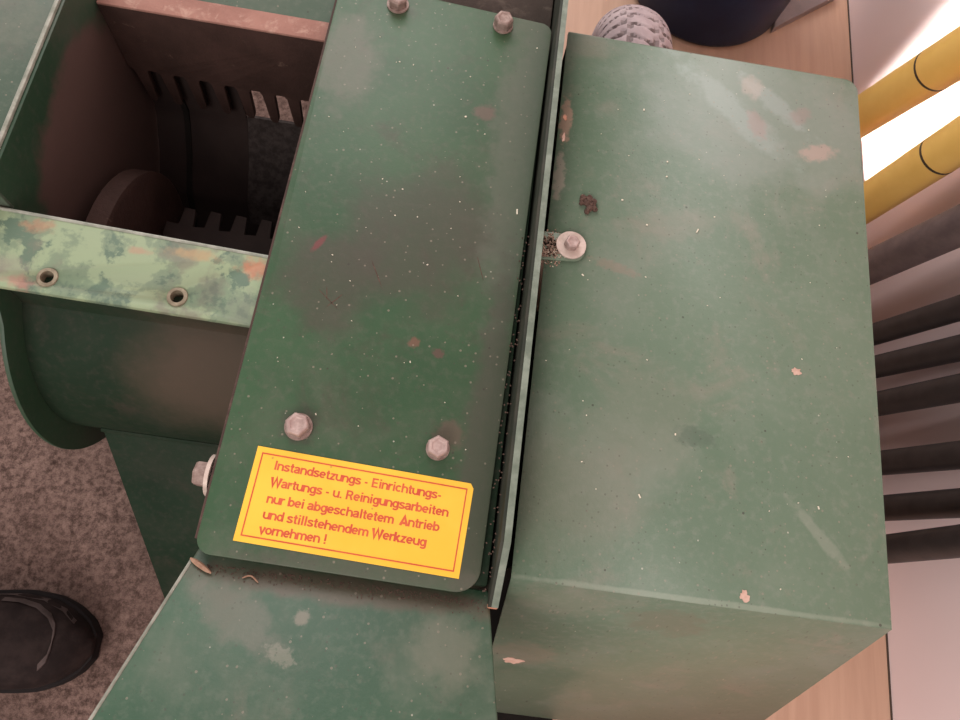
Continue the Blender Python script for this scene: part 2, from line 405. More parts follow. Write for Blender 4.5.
def hexbolt(c, d, af, h, mat, wr=0, wmat=None, wt=.0018, rot=.2, chamfer=True, nm='hex_bolt'):
    u, v, w = frame(d); c = Vector(c); R = af / math.sqrt(3)
    bm = bmesh.new()
    lay = []
    h0 = wt if wr else 0.0
    for rr, hh in ((R, h0), (R, h0 + h * .82), (R * .86, h0 + h)):
        lay.append([bm.verts.new(c + w * hh + (u * math.cos(rot + PI / 3 * k) + v * math.sin(rot + PI / 3 * k)) * rr) for k in range(6)])
    for a, b in zip(lay, lay[1:]):
        for k in range(6): bm.faces.new((a[k], a[(k + 1) % 6], b[(k + 1) % 6], b[k]))
    bm.faces.new(lay[0][::-1])
    # dished head top
    t = [bm.verts.new(c + w * (h0 + h) + (u * math.cos(rot + PI / 3 * k) + v * math.sin(rot + PI / 3 * k)) * R * .62) for k in range(6)]
    t2 = [bm.verts.new(c + w * (h0 + h * .9) + (u * math.cos(rot + PI / 3 * k) + v * math.sin(rot + PI / 3 * k)) * R * .5) for k in range(6)]
    for a, b in ((lay[2], t), (t, t2)):
        for k in range(6): bm.faces.new((a[k], a[(k + 1) % 6], b[(k + 1) % 6], b[k]))
    bm.faces.new(t2)
    b = obj(nm, bm, mat, mach, smooth=25, bevel=.0004)
    if wr:
        bm = bmesh.new(); ring(bm, [(af * .3, .0002), (wr, .0002), (wr, wt), (af * .3, wt)], c, d, 36)
        obj('washer', bm, wmat or mat, b, smooth=30)
    return b
hexbolt((-.0875, .509, ZP), (0, 0, 1), .0150, .0085, M['rust_bolt'], .0098, M['rust_bolt'])
hexbolt((.0085, .5055, ZP), (0, 0, 1), .0150, .0095, M['rust_bolt'], .0090, M['rust_bolt'], rot=.5)
hexbolt((-.0955, .1150, ZP), (0, 0, 1), .0155, .0085, M['bolt'], .0100, M['rust_bolt'], rot=.35)
hexbolt((.0052, .1135, ZP), (0, 0, 1), .0145, .0085, M['bolt'], .0086, M['rust_bolt'], rot=.1)
hexbolt((-.1500, .0750, .3630), (-1, 0, 0), .0165, .0105, M['rust_bolt'], .0150, M['washer'], .0030, rot=.5)
bm = bmesh.new(); box(bm, -.1500, -.1412, .055, .096, .340, .3745)
obj('bolt_lug', bm, M['body'], mach, bevel=.002)

# warning sticker
S = [(-.1205, .0975), (.0322, .0920), (.0345, .0885), (.0322, .0262), (-.1228, .0315)]
bm = bmesh.new(); prism(bm, S, ZP + .0001, ZP + .0005)
stick = obj('warning_sticker', bm, M['sticker'], mach)
stick['label'] = 'yellow warning sticker with red German text'
def lerpq(u, v):                                                # u right 0..1, v up 0..1 on the sticker
    a = Vector((-.1228, .0315)).lerp(Vector((.0322, .0262)), u); b = Vector((-.1205, .0975)).lerp(Vector((.0345, .0918)), u)
    return a.lerp(b, v)
bm = bmesh.new()
for k in range(4):
    iu, iv = .026, .060; tu, tv = .0058, .0138
    q = [(iu, iv), (1 - iu, iv), (1 - iu, 1 - iv), (iu, 1 - iv)]
    qi = [(iu + tu, iv + tv), (1 - iu - tu, iv + tv), (1 - iu - tu, 1 - iv - tv), (iu + tu, 1 - iv - tv)]
    pts = [q[k], q[(k + 1) % 4], qi[(k + 1) % 4], qi[k]]
    prism(bm, [tuple(lerpq(*p)) for p in pts], ZP + .00052, ZP + .00070)
obj('border_line', bm, M['ink'], stick)
lines = [('Instandsetzungs - Einrichtungs-', (-.1066, .0825), (.0128, .0778)),
         ('Wartungs - u. Reinigungsarbeiten', (-.1066, .0708), (.0192, .0665)),
         ('nur bei abgeschaltetem  Antrieb', (-.1066, .0592), (.0143, .0557)),
         ('und stillstehendem Werkzeug', (-.1069, .0484), (.0068, .0443)),
         ('vornehmen !', (-.1072, .0383), (-.0608, .0372))]
def ell(cx, cy, rx, ry, a0, a1, n=14): return [(cx + rx * math.cos(math.radians(a0 + (a1 - a0) * k / n)), cy + ry * math.sin(math.radians(a0 + (a1 - a0) * k / n))) for k in range(n + 1)]
def smooth_path(p):
    o = []
    for i in range(len(p) - 1):
        a, b, c, d = [Vector(p[max(0, min(len(p) - 1, q))]) for q in (i - 1, i, i + 1, i + 2)]
        for k in range(4):
            t = k / 4; o.append(tuple(.5 * ((2 * b) + (c - a) * t + (2 * a - 5 * b + 4 * c - d) * t * t + (3 * b - a - 3 * c + d) * t ** 3)))
    return o + [tuple(p[-1])]
H = .085; XH = .73
arch = [(H, 0), (H, .40)] + ell(.30, .42, .215, XH - H - .42, 180, 0, 12) + [(.515, 0)]
bowl_d = ell(.285, XH / 2, .20, XH / 2 - H, 0, 360, 20)
GL_ = {
 'I': (.30, [[(.15, 0), (.15, 1)]]),
 'n': (.60, [[(H, 0), (H, XH)], arch]),
 'h': (.60, [[(H, 0), (H, 1)], arch]),
 'm': (.90, [[(H, 0), (H, XH)], [(H, .42)] + ell(.2675, .45, .1825, XH - H - .45, 180, 0, 10) + [(.45, 0)], [(.45, .42)] + ell(.6325, .45, .1825, XH - H - .45, 180, 0, 10) + [(.815, 0)]]),
 'u': (.60, [[(H, XH), (H, .31)] + ell(.30, .31, .215, .31 - H, 180, 360, 12), [(.515, XH), (.515, 0)]]),
 'r': (.40, [[(H, 0), (H, XH)], smooth_path([(H, .36), (.15, .56), (.25, .63), (.39, .635)])]),
 's': (.55, [smooth_path([(.46, .54), (.40, .625), (.27, .65), (.14, .61), (.10, .52), (.16, .43), (.36, .33), (.46, .24), (.43, .13), (.28, .08), (.13, .11), (.06, .21)])]),
 't': (.38, [[(.18, .93), (.18, .20)] + smooth_path([(.18, .20), (.21, .10), (.36, .08)])[1:], [(.02, .655), (.36, .655)]]),
 'a': (.58, [smooth_path([(.09, .52), (.14, .62), (.28, .65), (.41, .61), (.455, .48), (.455, .15), (.50, .02)]), smooth_path([(.45, .42), (.25, .37), (.11, .30), (.085, .18), (.15, .09), (.27, .08), (.40, .15), (.45, .28)])]),
 'd': (.60, [bowl_d, [(.515, 0), (.515, 1)]]),
 'b': (.60, [ell(.315, XH / 2, .20, XH / 2 - H, 0, 360, 20), [(H, 0), (H, 1)]]),
 'g': (.60, [bowl_d, [(.515, XH), (.515, -.03)] + smooth_path([(.515, -.03), (.45, -.15), (.28, -.18), (.10, -.11)])[1:]]),
 'e': (.58, [ell(.285, XH / 2, .21, XH / 2 - H, 0, 318, 20), [(.08, XH / 2), (.50, XH / 2)]]),
 'c': (.56, [ell(.285, XH / 2, .21, XH / 2 - H, 42, 318, 18)]),
 'o': (.60, [ell(.295, XH / 2, .215, XH / 2 - H, 0, 360, 22)]),
 'z': (.52, [[(.05, .645), (.42, .645), (.07, H), (.47, H)]]),
 'i': (.28, [[(.14, 0), (.14, XH)], [(.14, .85), (.14, 1)]]),
 'l': (.28, [[(.14, 0), (.14, 1)]]),
 'k': (.56, [[(H, 0), (H, 1)], [(.46, XH), (.12, .30)], [(.20, .40), (.48, 0)]]),
 'v': (.54, [[(.05, XH), (.27, .03), (.49, XH)]]),
 'w': (.80, [[(.05, XH), (.21, .03), (.39, .68), (.57, .03), (.73, XH)]]),
 'W': (.98, [[(.06, 1), (.26, .03), (.48, .96), (.70, .03), (.90, 1)]]),
 'A': (.72, [[(.05, 0), (.35, .97), (.65, 0)], [(.16, .27), (.54, .27)]]),
 'E': (.66, [[(.12, 0), (.12, 1)], [(.12, .915), (.58, .915)], [(.12, .51), (.55, .51)], [(.12, H), (.60, H)]]),
 'R': (.72, [[(.12, 0), (.12, 1)], [(.12, .915), (.36, .915)] + ell(.38, .70, .185, .215, 90, -90, 10) + [(.12, .485)], [(.40, .48), (.60, 0)]]),
 '-': (.40, [[(.05, .36), (.32, .36)]]), '.': (.28, [[(.14, 0), (.14, .17)]]), '!': (.32, [[(.16, 1), (.16, .28)], [(.16, 0), (.16, .17)]]), ' ': (.28, [])}
tb = bmesh.new()
nst = [0]
def stroke(pts, T, hw=.088):
    nst[0] += 1
    P_ = [Vector(p) for p in pts]; L_ = []
    closed = (P_[0] - P_[-1]).length < 1e-5
    for i, p in enumerate(P_):
        if closed: d1 = (p - P_[i - 1 if i else -2]); d2 = (P_[(i + 1) if i < len(P_) - 1 else 1] - p)
        else: d1 = p - P_[max(i - 1, 0)]; d2 = P_[min(i + 1, len(P_) - 1)] - p
        if d1.length < 1e-6: d1 = d2
        if d2.length < 1e-6: d2 = d1
        d1 = d1.normalized(); d2 = d2.normalized(); t = (d1 + d2).normalized(); nn_ = Vector((-t.y, t.x))
        k = hw / max(.45, t.dot(d1)); L_.append((T(p + nn_ * k), T(p - nn_ * k)))
    V = [(tb.verts.new(a), tb.verts.new(b)) for a, b in L_]
    for (a, b), (c, d) in zip(V, V[1:]): tb.faces.new((a, b, d, c))
for txt, a, b in lines:
    adv = sum(GL_[ch][0] for ch in txt)
    a = Vector(a); b = Vector(b); ex = (b - a).normalized(); ey = Vector((-ex.y, ex.x))
    sx = (b - a).length / adv; sy = .0065; x = 0
    for ch in txt:
        for path in GL_[ch][1]:
            def T(p, x=x):
                q = a + ex * ((p.x + x) * sx) + ey * (p.y * sy); return (q.x, q.y, ZP + .00056 + 1.5e-6 * (nst[0] % 7))
            stroke(path, T, .128 if ch in 'WA' else .108 if ch in 'wvk' else .088)
        x += GL_[ch][0]
obj('lettering', tb, M['ink'], stick, smooth=10)

# upright rib between plate and guard
bm = bmesh.new()
prism(bm, [(.0105, .0065), (.0105, .374), (.052, .4065), (.300, .4065), (.72, .4065), (.72, .0065)], .0548, .0618, 'x')
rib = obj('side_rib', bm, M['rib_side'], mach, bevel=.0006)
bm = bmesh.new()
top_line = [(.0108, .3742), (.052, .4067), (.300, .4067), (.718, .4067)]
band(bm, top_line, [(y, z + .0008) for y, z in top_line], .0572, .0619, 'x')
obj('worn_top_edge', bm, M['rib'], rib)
bm = bmesh.new(); box(bm, .0547, .0619, .0100, .0135, .368, .3742)
obj('rust_spot', bm, M['paintchip_red'], rib, bevel=.001)

# belt guard: top, sloped front, far end and sides bent from sheet
bm = bmesh.new()
XL, XR = .0680, .3412
top = roundpoly([(XL, .0310), (XR, .0310), (XR, .5125), (XL, .5125)], [0, 0, .012, .002], 6)
T = [bm.verts.new((x, y, ZP)) for x, y in top]
def low_of(x, y):
    if y < .0315: return (.088 if x < .2 else .3705, -.0865, .050)
    return (x, y, .050)
B = [bm.verts.new(low_of(x, y)) for x, y in top]
bm.faces.new(T)
for k in range(len(top)):
    if top[k][0] < XL + .003 and top[(k + 1) % len(top)][0] < XL + .003: continue     # open towards the machine
    bm.faces.new((T[k], B[k], B[(k + 1) % len(top)], T[(k + 1) % len(top)]))
es = [e for e in bm.edges if len(e.link_faces) == 2 and e.calc_face_angle(0) > .5]
bmesh.ops.recalc_face_normals(bm, faces=bm.faces)
bmesh.ops.bevel(bm, geom=es, offset=.0035, segments=3, profile=.5, affect='EDGES')
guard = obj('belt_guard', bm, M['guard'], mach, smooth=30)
sm = guard.modifiers.new('sheet', 'SOLIDIFY'); sm.thickness = .002; sm.offset = -1
bm = bmesh.new()
bm.free()
for (x, y) in ((.095, .06), (.31, .06), (.095, .47), (.31, .47)):
    bm = bmesh.new(); box(bm, x - .012, x + .012, y - .012, y + .012, 0.0, .377); obj('guard_leg', bm, M['black'], mach)
bm = bmesh.new(); box(bm, .056, .180, -.150, .40, .0005, .006)
obj('base_shade', bm, M['black'], mach)  # dark sheet added to stand in for the deep shadow under guard and tray
# tab and fastener of the guard
bm = bmesh.new(); prism(bm, roundpoly([(.0615, .277), (.100, .281), (.100, .304), (.0615, .303)], [0, .01, .01, 0]), ZP + .0002, ZP + .0022)
obj('guard_tab', bm, M['guard'], mach, bevel=.0005)
hexbolt((.0880, .2935, ZP + .0022), (0, 0, 1), .0108, .0068, M['bolt'], .0122, M['washer'], .0016, rot=.6)

def scuff(name, mat, c, rx, ry, seed, normal=(0, 0, 1), parent=None, rot=0.0, t=.00035):
    rnd = random.Random(seed); u, v, w = frame(normal); c = Vector(c); bm = bmesh.new()
    n_ = 18; A = []
    for k in range(n_):
        a = 2 * PI * k / n_; r = rnd.uniform(.55, 1.1)
        p = (math.cos(a) * rx * r, math.sin(a) * ry * r)
        q = (p[0] * math.cos(rot) - p[1] * math.sin(rot), p[0] * math.sin(rot) + p[1] * math.cos(rot))
        A.append(q)
    lo = [bm.verts.new(c + u * a + v * b - w * .0004) for a, b in A]; hi = [bm.verts.new(c + u * a + v * b + w * t) for a, b in A]
    bm.faces.new(lo[::-1]); bm.faces.new(hi)
    for k in range(n_): bm.faces.new((lo[k], lo[(k + 1) % n_], hi[(k + 1) % n_], hi[k]))
    return obj(name, bm, mat, parent or guard)
FN = Vector((0, -.33, .1175)).normalized(); FN = Vector((0, -FN.y * 0 - .9420, .3355)) if False else Vector((0, -.9420, .3355))
# rest of the scuffs lie on the guard top
scuff('paint_scuff', M['paintchip'], (.2760, .2150, ZP), .0034, .0048, 3)
scuff('paint_scuff', M['paintchip'], (.2335, .0400, ZP), .0045, .0040, 5)
scuff('paint_scuff', M['paintchip_red'], (.0730, .4180, ZP), .0040, .0020, 9, rot=.2)
scuff('paint_scuff', M['paintchip'], (.0735, .398, ZP), .0050, .0015, 11)
fz = lambda y: .380 - (.031 - y) * (.330 / .1175)
scuff('paint_scuff', M['paintchip'], (.0985, -.0275, fz(-.0275) + .0002), .012, .0085, 21, FN)

for (x, y, l, a) in ((-.094, .2165, .012, .9), (-.089, .2160, .010, -.7), (-.096, .222, .007, .2), (.018, .262, .012, .35), (-.062, .245, .016, .5)):
    scuff('scratch', M['dirt'], (x, y, ZP), l, .00045, int(1000 * l), parent=plate, rot=a, t=.0001)
# feed tray at the near end
a0 = Vector((-.1505, .0158, .3677)); a1 = Vector((-.1757, -.0829, .4036)); b0 = Vector((.0567, .0123, .3690)); b1 = Vector((.0674, -.0570, .3942))
A0 = a0 + (a0 - a1) * .10 ; B0 = b0 + (b0 - b1) * .14
A2 = a0 + (a1 - a0) * 2.3; B2 = b0 + (b1 - b0) * 3.3
nt = (A2 - A0).cross(B0 - A0).normalized()
if nt.z < 0: nt = -nt
bm = bmesh.new()
t_ = .0035; quad = [A0, B0, B2, A2]
up_ = [bm.verts.new(p) for p in quad]; dn_ = [bm.verts.new(p - nt * t_) for p in quad]
bm.faces.new(up_); bm.faces.new(dn_[::-1])
for k in range(4): bm.faces.new((up_[k], dn_[k], dn_[(k + 1) % 4], up_[(k + 1) % 4]))
tray = obj('feed_tray', bm, M['tray'], mach, bevel=.0016, bseg=3)
for P, Q, s in ((a0, A2, 1), (b0, B2, -1)):                       # folded edges of the tray
    bm = bmesh.new()
    d_ = Vector((s * .003, 0, 0))
    vs = [P - nt * .003, Q - nt * .003, Q - nt * .03, P - nt * .03]
    u4 = [bm.verts.new(p) for p in vs]; w4 = [bm.verts.new(p + d_) for p in vs]
    bm.faces.new(u4); bm.faces.new(w4[::-1])
    for k in range(4): bm.faces.new((u4[k], w4[k], w4[(k + 1) % 4], u4[(k + 1) % 4]))
    obj('tray_flange', bm, M['tray'], mach)
bm = bmesh.new(); tube(bm, [a0 + Vector((.0004, 0, -.0004)), A2 + Vector((.0004, 0, -.0004))], .0013, 8)
obj('tray_edge_highlight', bm, M['edge'], tray)  # pale tube painting the highlight along the tray's left edge

# hopper and drum on the left
CY, CZ = .282, .187
side = [(.205, .366)] + arc(CY, CZ, .175, 128, 318, 44) + [(.50, .10), (.60, .22), (.60, .400), (.2578, .400), (.2578, .366)]
bm = bmesh.new(); prism(bm, side, -.3545, -.3505, 'x')
obj('hopper_side_plate', bm, M['side'], mach, bevel=.0008)
bm = bmesh.new(); box(bm, -.560, -.3560, .2578, .600, .3960, .4000); box(bm, -.560, -.3500, .2572, .2600, .3660, .3998)
obj('hopper_rim', bm, M['rim'], mach, bevel=.0008)
bm = bmesh.new(); tube(bm, [(-.3555, .2578, .4005), (-.3553, .33, .4008), (-.3552, .45, .4008), (-.3550, .600, .4005)], .0022, 8)
obj('weld_bead', bm, M['edge'], mach)
outer = [(.2015, .366), (.2015, .325)] + arc(CY, CZ, .150, 123, 330, 44)
inner = [(.2055, .366), (.2055, .325)] + arc(CY, CZ, .146, 123, 330, 44)
bm = bmesh.new(); band(bm, inner, outer, -.3503, -.1412, 'x')
drum = obj('drum_shell', bm, M['body'], mach, smooth=40)
bm = bmesh.new(); band(bm, arc(CY, CZ, .1452, 150, 330, 40), arc(CY, CZ, .1458, 150, 330, 40), -.3500, -.1420, 'x')
obj('shell_liner', bm, M['inner'], drum, smooth=40)
def back_sheet(x0, x1, ztop, t, dy):
    p = arc(CY, CZ, .1455, 316, 343, 8) + [(.452, .172), (.474, .200), (.481, .212), (.4825, ztop)]
    bm = bmesh.new(); band(bm, [(y - dy, z) for y, z in p], [(y - dy + t, z) for y, z in p], x0, x1, 'x'); return bm
obj('rear_shell', back_sheet(-.2500, -.1412, .216, .003, 0), M['inner_lit'], mach, smooth=40)
obj('rear_shell', back_sheet(-.3500, -.2504, .306, .003, 0), M['inner'], mach, smooth=40)
obj('shell_seam', back_sheet(-.3190, -.3130, .290, .0025, .0026), M['black'], mach, smooth=40)

# front cross bar with two threaded holes
bm = bmesh.new(); prism(bm, [(-.42, .1912), (-.1405, .1885), (-.1405, .2480), (-.42, .2565)], .3660, .3720)
bar = obj('cross_bar', bm, M['patina'], mach, bevel=.0012)
HP = [(-.3040, .2030), (-.2070, .2030)]
bm = bmesh.new()
for x, y in HP: lathe(bm, [(.0062, 0), (.0062, .03)], (x, y, .355), (0, 0, 1), 28)
cut = obj('cut', bm, M['hole'])
bo = bar.modifiers.new('holes', 'BOOLEAN'); bo.operation = 'DIFFERENCE'; bo.object = cut; bo.solver = 'EXACT'
bpy.context.view_layer.update()
# object location of the cutter is at the origin, the bar sits at the machine's base
me = bpy.data.meshes.new_from_object(bar.evaluated_get(bpy.context.evaluated_depsgraph_get()))
bar.modifiers.clear(); bar.data = me; bpy.data.objects.remove(cut)
for x, y in HP:
    bm = bmesh.new()
    ring(bm, [(.0044, .0), (.0064, .0), (.0064, .012), (.0080, .0122), (.0075, .0134), (.0050, .0136)] , (x, y, .3595), (0, 0, 1), 32)
    bs = obj('threaded_bushing', bm, M['bush'], bar, smooth=30)
    bm = bmesh.new(); lathe(bm, [(.0046, 0), (.0046, .002)], (x, y, .3590), (0, 0, 1), 20)
    obj('hole_bottom', bm, M['hole'], bs)
bm = bmesh.new(); tube(bm, [(-.42, .2558, .3712), (-.30, .2521, .3714), (-.1405, .2474, .3712)], .0017, 8)
obj('bar_edge_highlight', bm, M['edge'], bar)  # pale tube: highlight on the bar's back edge put in as colour

# rear comb with downward teeth, ledge and slanted rear wall
bm = bmesh.new()
poly = [(-.3500, .3630), (-.3500, .2860)]
nteeth = 8; x = -.3450; pitch = .0250
for k in range(nteeth):
    b_ = .2790 - .0011 * k
    poly += [(x - .0002, b_), (x + .0016, b_ - .038), (x + .0036, b_ - .0425), (x + .0085, b_ - .0425), (x + .0105, b_ - .038), (x + .0122, b_)]
    x += pitch
    poly += [(x - pitch + .0142, b_ + .003), (x - .0025, b_ + .003)]
poly += [(-.1415, .269), (-.1415, .3630)]
bm2 = bmesh.new(); prism(bm2, poly, .4700, .4765, 'y')
obj('rear_comb', bm2, M['rust_comb'], mach, bevel=.0006); bm.free()
bm = bmesh.new(); box(bm, -.3490, -.1412, .4690, .4900, .3632, .3660)
obj('comb_ledge', bm, M['rust_ledge'], mach, bevel=.0008)
bm = bmesh.new(); prism(bm, [(.4895, .3655), (.4895, .3625), (.615, .4010), (.615, .4040)], -.3500, -.1412, 'x')
obj('hopper_rear_wall', bm, M['rim'], mach)

# rotor disc, shaft and the lower comb inside the drum
bm = bmesh.new(); lathe(bm, [(.110, 0), (.1145, .002), (.1145, .020), (.110, .022)], (-.3320, CY, CZ), (1, 0, 0), 64)
disc = obj('rotor_disc', bm, M['rust_comb'], mach)
bm = bmesh.new(); lathe(bm, [(.022, 0), (.022, .168)], (-.3098, CY, CZ), (1, 0, 0), 32)
obj('rotor_shaft', bm, M['rust_dark'], mach)
bm = bmesh.new()
poly = [(-.3040, .322), (-.1415, .315)]
x = -.1440
for k in range(6):
    poly += [(x, .346), (x - .002, .366), (x - .013, .367), (x - .015, .347)]
    x -= .0265
poly += [(-.3040, .348)]
prism(bm, poly, .200, .207)
obj('lower_comb', bm, M['inner'], mach, bevel=.0006)

# sheet under the drum sloping down to the carpet
bm = bmesh.new()
q = [Vector((-.3225, .1335, .1660)), Vector((-.1415, .1335, .1660)), Vector((-.1415, -.022, .0075)), Vector((-.2680, -.022, .0075))]
nn = (q[1] - q[0]).cross(q[3] - q[0]).normalized()
if nn.z < 0: nn = -nn
u4 = [bm.verts.new(p) for p in q]; d4 = [bm.verts.new(p - nn * .003) for p in q]
bm.faces.new(u4); bm.faces.new(d4[::-1])
for k in range(4): bm.faces.new((u4[k], d4[k], d4[(k + 1) % 4], u4[(k + 1) % 4]))
obj('outlet_sheet', bm, M['body'], mach, bevel=.0008)
bm = bmesh.new(); tube(bm, [(-.322, .1325, .1672), (-.25, .1322, .1676), (-.1415, .1325, .1672)], .0028, 8)
obj('seam_weld', bm, M['body'], mach)
bm = bmesh.new(); box(bm, -.352, -.330, .26, .36, .0065, .05)
obj('drum_foot', bm, M['body'], mach)

# ------------------------------------------------------------------ loose bits lying on the machine
def trayz(x, y):
    return A0.z - (nt.x * (x - A0.x) + nt.y * (y - A0.y)) / nt.z
bm = bmesh.new()
c0 = Vector((-.1505, .0170)); c1 = Vector((-.1340, .0090))
pts = [c0.lerp(c1, k / 5) for k in range(6)]
tube(bm, [(p.x, p.y, trayz(p.x, p.y) + .0022 + .0004 * math.sin(k * 2.)) for k, p in enumerate(pts)], [.0007, .0017, .0020, .0019, .0016, .0006], 7)
tag(obj('wood_splinter', bm, M['splinter'], origin=(-.139, .0105, trayz(-.139, .0105))), 'thin brown wood splinter lying on the tray below the left corner of the cover plate', 'splinter')
bm = bmesh.new()
tube(bm, [(-.1130 + .0016 * k, .0085 + .0022 * math.sin(k * .55), trayz(-.113 + .0016 * k, .0085 + .0022 * math.sin(k * .55)) + .0016) for k in range(8)], [.0003, .0006, .0006, .0006, .0006, .0006, .0006, .0003], 6)
tag(obj('wood_shaving', bm, M['splinter'], origin=(-.107, .0085, trayz(-.107, .0085))), 'tiny curled wood shaving in the seam under the yellow sticker', 'shaving')
bm = bmesh.new(); rnd = random.Random(8)
for k in range(34):
    a = rnd.uniform(0, 2 * PI); r = .0082 * math.sqrt(rnd.random())
    cx, cy = .0990 + r * math.cos(a) * .85, .3345 + r * math.sin(a)
    if (cx - .0950) ** 2 + (cy - .3295) ** 2 < .0032 ** 2: continue
    mm = Matrix.Translation((cx, cy, ZP + .0014 + rnd.random() * .0016)) @ Matrix.Rotation(rnd.uniform(0, 3), 4, 'Z') @ Matrix.Diagonal((rnd.uniform(.8, 1.6), rnd.uniform(.8, 1.4), .8, 1))
    bmesh.ops.create_icosphere(bm, subdivisions=2, radius=.0018, matrix=mm)
for v in bm.verts: v.co += Vector(mnoise.noise_vector(v.co * 900)) * .0006
tag(obj('dirt_clump', bm, M['dirt'], origin=(.099, .3345, ZP)), 'small dark brown crumbly dirt clump on the guard above the washer bolt', 'dirt')

bm = bmesh.new(); rnd = random.Random(15)
def fleck(x, y, z, l, w, a, h=.0007):
    mm = Matrix.Translation((x, y, z + h * .5)) @ Matrix.Rotation(a, 4, 'Z') @ Matrix.Diagonal((l, w, h, 1))
    bmesh.ops.create_cube(bm, size=1.0, matrix=mm)
for (x, y, l, w, a) in [(.0415, .3180, .0012, .0045, .1), (.1930, .3270, .0010, .004, -.4), (.128, .345, .0016, .0012, 0), (.15, .325, .0014, .0012, 0), (.142, .44, .0012, .0016, .2), (.1, .27, .001, .002, 1),
                        (-.012, .402, .0016, .0012, .4), (.18, .15, .001, .0016, 0), (.155, .10, .001, .003, .5), (.29, .11, .001, .0024, .3), (.165, .39, .0012, .0012, 0), (.165, .375, .0012, .0012, .5)]:
    fleck(x, y, ZP, l, w, a)
for k in range(80):
    if rnd.random() < .6: x, y, z = rnd.uniform(.075, .33), rnd.uniform(.04, .5), ZP
    else:
        x, y, z = rnd.uniform(-.138, .045), rnd.uniform(.11, .50), ZP
    s = rnd.uniform(.0003, .0008); fleck(x, y, z, s, s * rnd.uniform(.8, 2.0), rnd.uniform(0, 3), .0004)
for k in range(90):                                              # crumbs caught around the tab and in the tray's corner
    x, y = rnd.gauss(.074, .006), rnd.gauss(.287, .007)
    if .0625 < x < .1: fleck(x, y, ZP + .0022 if .281 < y < .30 else ZP, .0007, .0009, rnd.uniform(0, 3), .0005)
tag(obj('sawdust_flecks', bm, M['fleck'], origin=(.1, .3, ZP)), 'pale sawdust flecks scattered over the green sheet metal', 'sawdust', kind='stuff')
bm = bmesh.new(); rnd = random.Random(31)
for k in range(420):
    x = rnd.uniform(-.145, .054); y = .0150 - abs(rnd.gauss(0, .0040)) 
    if y < -.01: continue
    fleck(x, y, trayz(x, y), rnd.uniform(.0003, .0011), rnd.uniform(.0003, .0008), rnd.uniform(0, 3), .0004)
for k in range(90):
    x = rnd.uniform(.0482, .0542); y = rnd.uniform(.02, .30)
    fleck(x, y, ZP, .0008, .0012, rnd.uniform(0, 3), .0006)
tag(obj('dirt_crumbs', bm, M['dirt'], origin=(-.04, .01, .37)), 'dark dirt crumbs gathered in the seams along the cover plate', 'dirt', kind='stuff')
bm = bmesh.new(); rnd = random.Random(5)
for k in range(420):
    x, y = rnd.gauss(.0715, .0055), rnd.gauss(.2895, .0065)
    if not (.0628 < x < .105): continue
    s = rnd.uniform(.0006, .0014); fleck(x, y, ZP + (.0022 if .280 < y < .303 else 0), s, s, rnd.uniform(0, 3), .0007)
tag(obj('sawdust_heap', bm, M['sawdust'], origin=(.0715, .29, ZP)), 'brownish sawdust caught on the small tab beside the washer bolt', 'sawdust', kind='stuff')

# ------------------------------------------------------------------ rods and poles leaning on the wall
RG = 'dark metal rods leaning on the wall'
def rod(name, foot, d, r, mat, label, cat, group, ztop):
    d = Vector(d); f = Vector(foot); dn = d.normalized()
    bm = bmesh.new()
    f0 = f + dn * (r * .25)
    f0.z = max(f0.z, r * .2)
    tpt = f + d * ztop
    L = (tpt - f0).length
    lathe(bm, [(r * .85, 0), (r, r * .15), (r, L - r * .15), (r * .85, L)], f0, dn, 28)
    o = obj(name, bm, mat, None, origin=foot)
    return tag(o, label, cat, group)
WX = .584
dark = [((.5368, .4199), -.1567, .0140, 'thinner dark rod, first below the thick brown-grey one on the wall'),
        ((.5364, .3763), -.1686, .0144, 'dark rod second below the thick brown-grey one, with a dark rod close on either side'),
        ((.5355, .3246), -.1372, .0153, 'dark rod third below the thick brown-grey one, above the widest gap between dark rods'),
        ((.5359, .2485), -.1185, .0149, 'dark rod just below the widest gap between the dark rods at the wall'),
        ((.5357, .1913), -.0816, .0151, 'dark rod next to last in the row at the wall, by the scuffed last one'),
        ((.5030, .1299), -.0002, .0155, 'last dark rod of the row, lowest in the photo, with pale scuff marks')]
dd = (.06, -.1496, 1.0); r = .0220
rod('leaning_rod', (.5286, .5109, 0), dd, r, M['rod_big'], 'thick brown-grey rod leaning on the wall between the yellow poles and dark rods', 'rod', RG, (WX - r * 1.004 - .5286) / .06)
for (fx, fy), dy, r, lab in dark:
    o = rod('leaning_rod', (fx, fy, 0), (.06, dy, 1.0), r, M['rod'], lab, 'rod', RG, min(.57, (WX - r * 1.004 - fx) / .06))
def yellow(foot, d, r, zj, label):
    o = rod('yellow_pole', foot, d, r, M['pole'], label, 'pole', 'yellow poles leaning on the wall', (WX - r * 1.004 - foot[0]) / .06)
    bm = bmesh.new(); p = Vector(foot) + Vector(d) * zj
    ring(bm, [(r * .9, -.0016), (r * 1.008, -.0016), (r * 1.008, .0016), (r * .9, .0016)], p, d, 36)
    j = obj('joint_ring', bm, M['joint'], o)
    return o
yellow((.5227, .7555, 0), (.06, -.2611, 1.0), .0270, .235, 'yellow pole farthest along the wall, above the bright sunlit strip in the photo')
yellow((.5254, .6013, 0), (.06, -.1035, 1.0), .0248, .225, 'yellow pole next to the thick brown-grey rod, below the bright sunlit strip')

